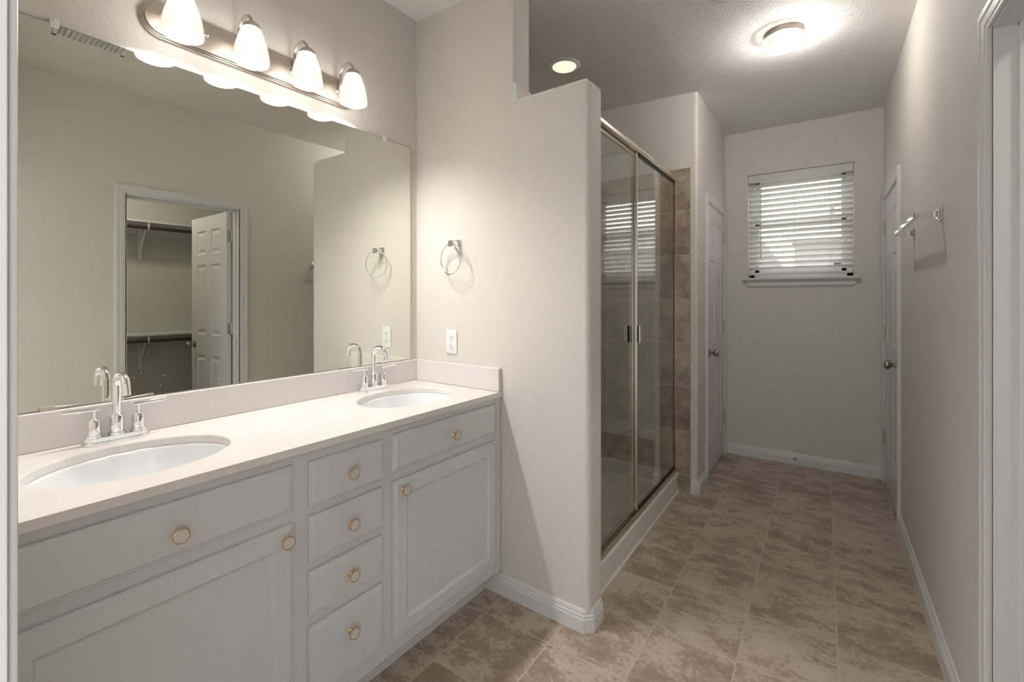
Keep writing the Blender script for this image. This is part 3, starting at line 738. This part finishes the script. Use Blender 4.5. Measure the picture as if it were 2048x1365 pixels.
en = thing('shower_enclosure', (-.862, 2.55, .131), 'framed sliding glass shower enclosure with champagne metal header on the white pan', 'shower door')
YN, YF = 1.850, YS-.0105
hpf = [(-.887, 2.143), (-.850, 2.143), (-.845, 2.148), (-.846, 2.163), (-.852, 2.176), (-.862, 2.184), (-.874, 2.186), (-.884, 2.182), (-.888, 2.172)]
MB().prism(hpf, YN, YF, YM).build('header', M_SHFRAME, en)
MB().box(-.884, -.842, YN, YF, .1315, .137, .001).box(-.850, -.8435, YN, YF, .1365, .156, .001).box(-.884, -.878, YN, YF, .1365, .150, .001).build('bottom_track', M_SHFRAME, en)
MB().box(-.884, -.852, YF-.010, YF, .157, 2.1425, .002).build('wall_jamb', M_SHFRAME, en)
MB().box(-.884, -.852, YN, YN+.012, .157, 2.1425, .002).build('wall_jamb', M_SHFRAME, en)
g1 = MB().box(-.8765, -.8705, YN+.012, 2.515, .152, 2.125).build('glass_panel', M_SHGLASS, en)
MB().box(-.8800, -.8672, YN+.012, 2.515, 2.121, 2.140, .001).build('top_rail', M_SHFRAME, g1)
MB().box(-.8800, -.8672, YN+.012, 2.515, .1500, .170, .001).build('bottom_rail', M_SHFRAME, g1)
MB().box(-.8800, -.8672, 2.512, 2.530, .1500, 2.140, .002).build('stile', M_SHFRAME, g1)
g2 = MB().box(-.8635, -.8575, 2.500, YF-.012, .160, 2.130).build('glass_panel', M_SHGLASS, en)
MB().box(-.8655, -.8555, 2.535, YF-.010, 2.124, 2.142, .001).box(-.8655, -.8555, 2.535, YF-.010, .156, .170, .001).box(-.8655, -.8555, YF-.020, YF-.010, .157, 2.142, .001).build('gasket', M_BLACK, g2)
MB().box(-.8660, -.8550, 2.492, 2.508, .157, 2.141, .002).build('stile', M_SHFRAME, g2)
hh = MB().box(-.8545, -.832, 2.488, 2.503, 1.090, 1.180, .002).build('handle', M_BLACK, g2)
MB().box(-.838, -.830, 2.470, 2.512, 1.088, 1.182, .002).build('handle_plate', M_SHFRAME, hh)
MB().box(-.905, -.881, 2.470, 2.490, 1.088, 1.182, .002).build('handle_inside', M_BLACK, g1)

# ------------------------------------------------------------------ ceiling fixtures
fx_, fy = -.178, 2.825
fl = thing('ceiling_light', (fx_, fy, H), 'lit frosted mushroom flush light with nickel collar on the hall ceiling', 'ceiling lamp')
MB().lathe([(0, -.0005), (.094, -.0005), (.096, -.004), (.094, -.010), (.090, -.013), (.092, -.018), (.089, -.026), (.080, -.028), (.0, -.028)], T(fx_, fy, H), 48).build('collar', M_NICKEL, fl, smooth='auto')
dm = MB().lathe([(.080, -.022), (.096, -.030), (.106, -.042), (.108, -.052), (.102, -.066), (.085, -.080), (.055, -.090), (.025, -.094), (0, -.095)], T(fx_, fy, H), 48).build('glass_dome', M_DOME, fl, smooth=True)
MB().lathe([(0, -.071), (.014, -.069), (.023, -.061), (.026, -.050), (.022, -.040), (.014, -.034), (0, -.032)], T(fx_+.02, fy+.01, H), 24).build('bulb', M_DOMEBULB, dm, smooth=True)
rx, ry = -1.315, 2.512; rz = H+(-rx-.72)*.0361-.0005
rc_ = thing('recessed_light', (rx, ry, rz), 'lit round recessed downlight with white trim above the shower', 'ceiling lamp')
MB().lathe([(.099, .004), (.099, 0), (.094, -.006), (.080, -.010), (.072, -.012), (.072, .003)], T(rx, ry, rz), 48).build('trim_ring', M_PLASTIC, rc_, smooth='auto')
MB().lathe([(.072, -.010), (.066, -.018), (.045, -.024), (.02, -.0265), (0, -.027)], T(rx, ry, rz), 48).build('lens', M_CAN, rc_, smooth=True)
fn = thing('ceiling_vent', (-.368, 2.22, H), 'narrow white register on the hall ceiling, cut by the top edge of the view', 'vent')
MB().box(-.430, -.306, 2.08, 2.36, H-.018, H-.0005, .005).build('frame', M_PLASTIC, fn)
for k in range(3): MB().box(-.405+.026*k, -.385+.026*k, 2.105, 2.335, H-.0195, H-.0178).build('slot', M_CEIL, fn)
vt = thing('ceiling_vent', (-.30, .70, H), 'white louvered air register on the ceiling, seen in the mirror top left', 'vent')
fb_ = MB().box(-.395, -.195, .555, .575, H-.010, H-.0005, .002).box(-.395, -.195, .835, .855, H-.010, H-.0005, .002).box(-.395, -.375, .555, .855, H-.010, H-.0005, .002).box(-.215, -.195, .555, .855, H-.010, H-.0005, .002)
fb_.build('frame', M_PLASTIC, vt)
lv0 = None
for k in range(12):
    if lv0 is None: lv0 = MB().box(-.375, -.215, -.010, .010, -.0008, .0008, 0, 2, T(0, .588, H-.008) @ RX(28)).build('louver', M_PLASTIC, vt)
    else:
        c = lv0.copy(); COL.objects.link(c); c.parent = vt; c.location.y = .0212*k
MB().box(-.380, -.210, .57, .84, H-.0012, H-.0004).build('duct_back', M_CEIL, vt)

cl = thing('closet_fill_light', (1.25, 1.05, H), 'added fill lamp, out of view, shaped as a round dome on the walk-in closet ceiling', 'ceiling lamp')  # added fill source, out of view, to brighten the closet interior
MB().lathe([(0, -.0005), (.13, -.0005), (.13, -.02), (0, -.02)], T(1.25, 1.05, H), 32).build('collar', M_PLASTIC, cl)
MB().lathe([(.125, -.021), (.12, -.05), (.09, -.07), (.04, -.08), (0, -.082)], T(1.25, 1.05, H), 32).build('glass_dome', m_emit('closet_fill_glow', (1, .93, .84), L_CLOSETFILL), cl, smooth=True)

# ------------------------------------------------------------------ towel bar, door stop
tb_ = thing('towel_bar', (XR, 2.64, 1.65), 'square chrome towel bar on two posts on the right wall', 'towel bar')
MB().box(XR-.080, XR-.064, 2.320, 2.966, 1.642, 1.660, .003).build('bar', M_CHROME, tb_)
for y in (2.330, 2.956):
    b = MB().box(XR-.007, XR-.0005, y-.024, y+.024, 1.627, 1.675, .002).box(XR-.014, XR-.007, y-.019, y+.019, 1.632, 1.670, .003).box(XR-.022, XR-.014, y-.013, y+.013, 1.638, 1.664, .003)
    b.box(XR-.080, XR-.022, y-.009, y+.009, 1.641, 1.661, .002).build('post', M_CHROME, tb_)
ds = thing('door_stop', (-.193, YE-.014, .046), 'small metal door stop on the baseboard under the window', 'door stop')
MB().lathe([(0, 0), (.011, 0), (.011, .003), (.004, .006), (.004, .048), (0, .048)], T(-.193, YE-.0145, .046) @ RX(90), 16).build('rod', M_KNOB, ds, smooth='auto')
MB().lathe([(0, .046), (.008, .046), (.009, .052), (.008, .060), (0, .062)], T(-.193, YE-.0145, .046) @ RX(90), 16).build('tip', M_PLASTIC, ds, smooth='auto')

# ------------------------------------------------------------------ closet shelving (seen in the mirror)
def shelf(z, y0, y1, name, label):
    s = thing(name, (CX-.15, (y0+y1)/2, z), label, 'shelf', 'closet shelves with rods')
    MB().box(CX-.305, CX-.001, y0, y1, z-.018, z, .002).build('shelf_board', M_TRIM, s)
    MB().box(CX-.019, CX-.0005, y0, y1, z-.11, z-.0185, .002).build('cleat', M_TRIM, s)
    MB().tube([(CX-.285, y0+.003, z-.066), (CX-.285, y1-.003, z-.066)], .0165, 16).build('closet_rod', M_ROD, s, smooth='auto')
    for y in ((1.505,)):
        b = MB().box(CX-.0225, CX-.0192, y-.016, y+.016, z-.36, z-.0185, .001)
        b.box(CX-.27, CX-.022, y-.010, y+.010, z-.0225, z-.0185)
        b.tube([(CX-.022, y, z-.30), (CX-.24, y, z-.026)], .009, 8)
        b.tube([(CX-.27, y, z-.022), (CX-.307, y, z-.030), (CX-.310, y, z-.066), (CX-.295, y, z-.087), (CX-.272, y, z-.083)], .006, 8)
        b.build('bracket', M_PLASTIC, s)
shelf(2.085, .205, 2.645, 'closet_shelf', 'upper white closet shelf with dark rod seen through the doorway in the mirror')
shelf(.985, .205, 2.645, 'closet_shelf', 'lower white closet shelf with dark rod seen through the doorway in the mirror')

for o in bpy.data.objects:
    if '_base' in o: del o['_base']
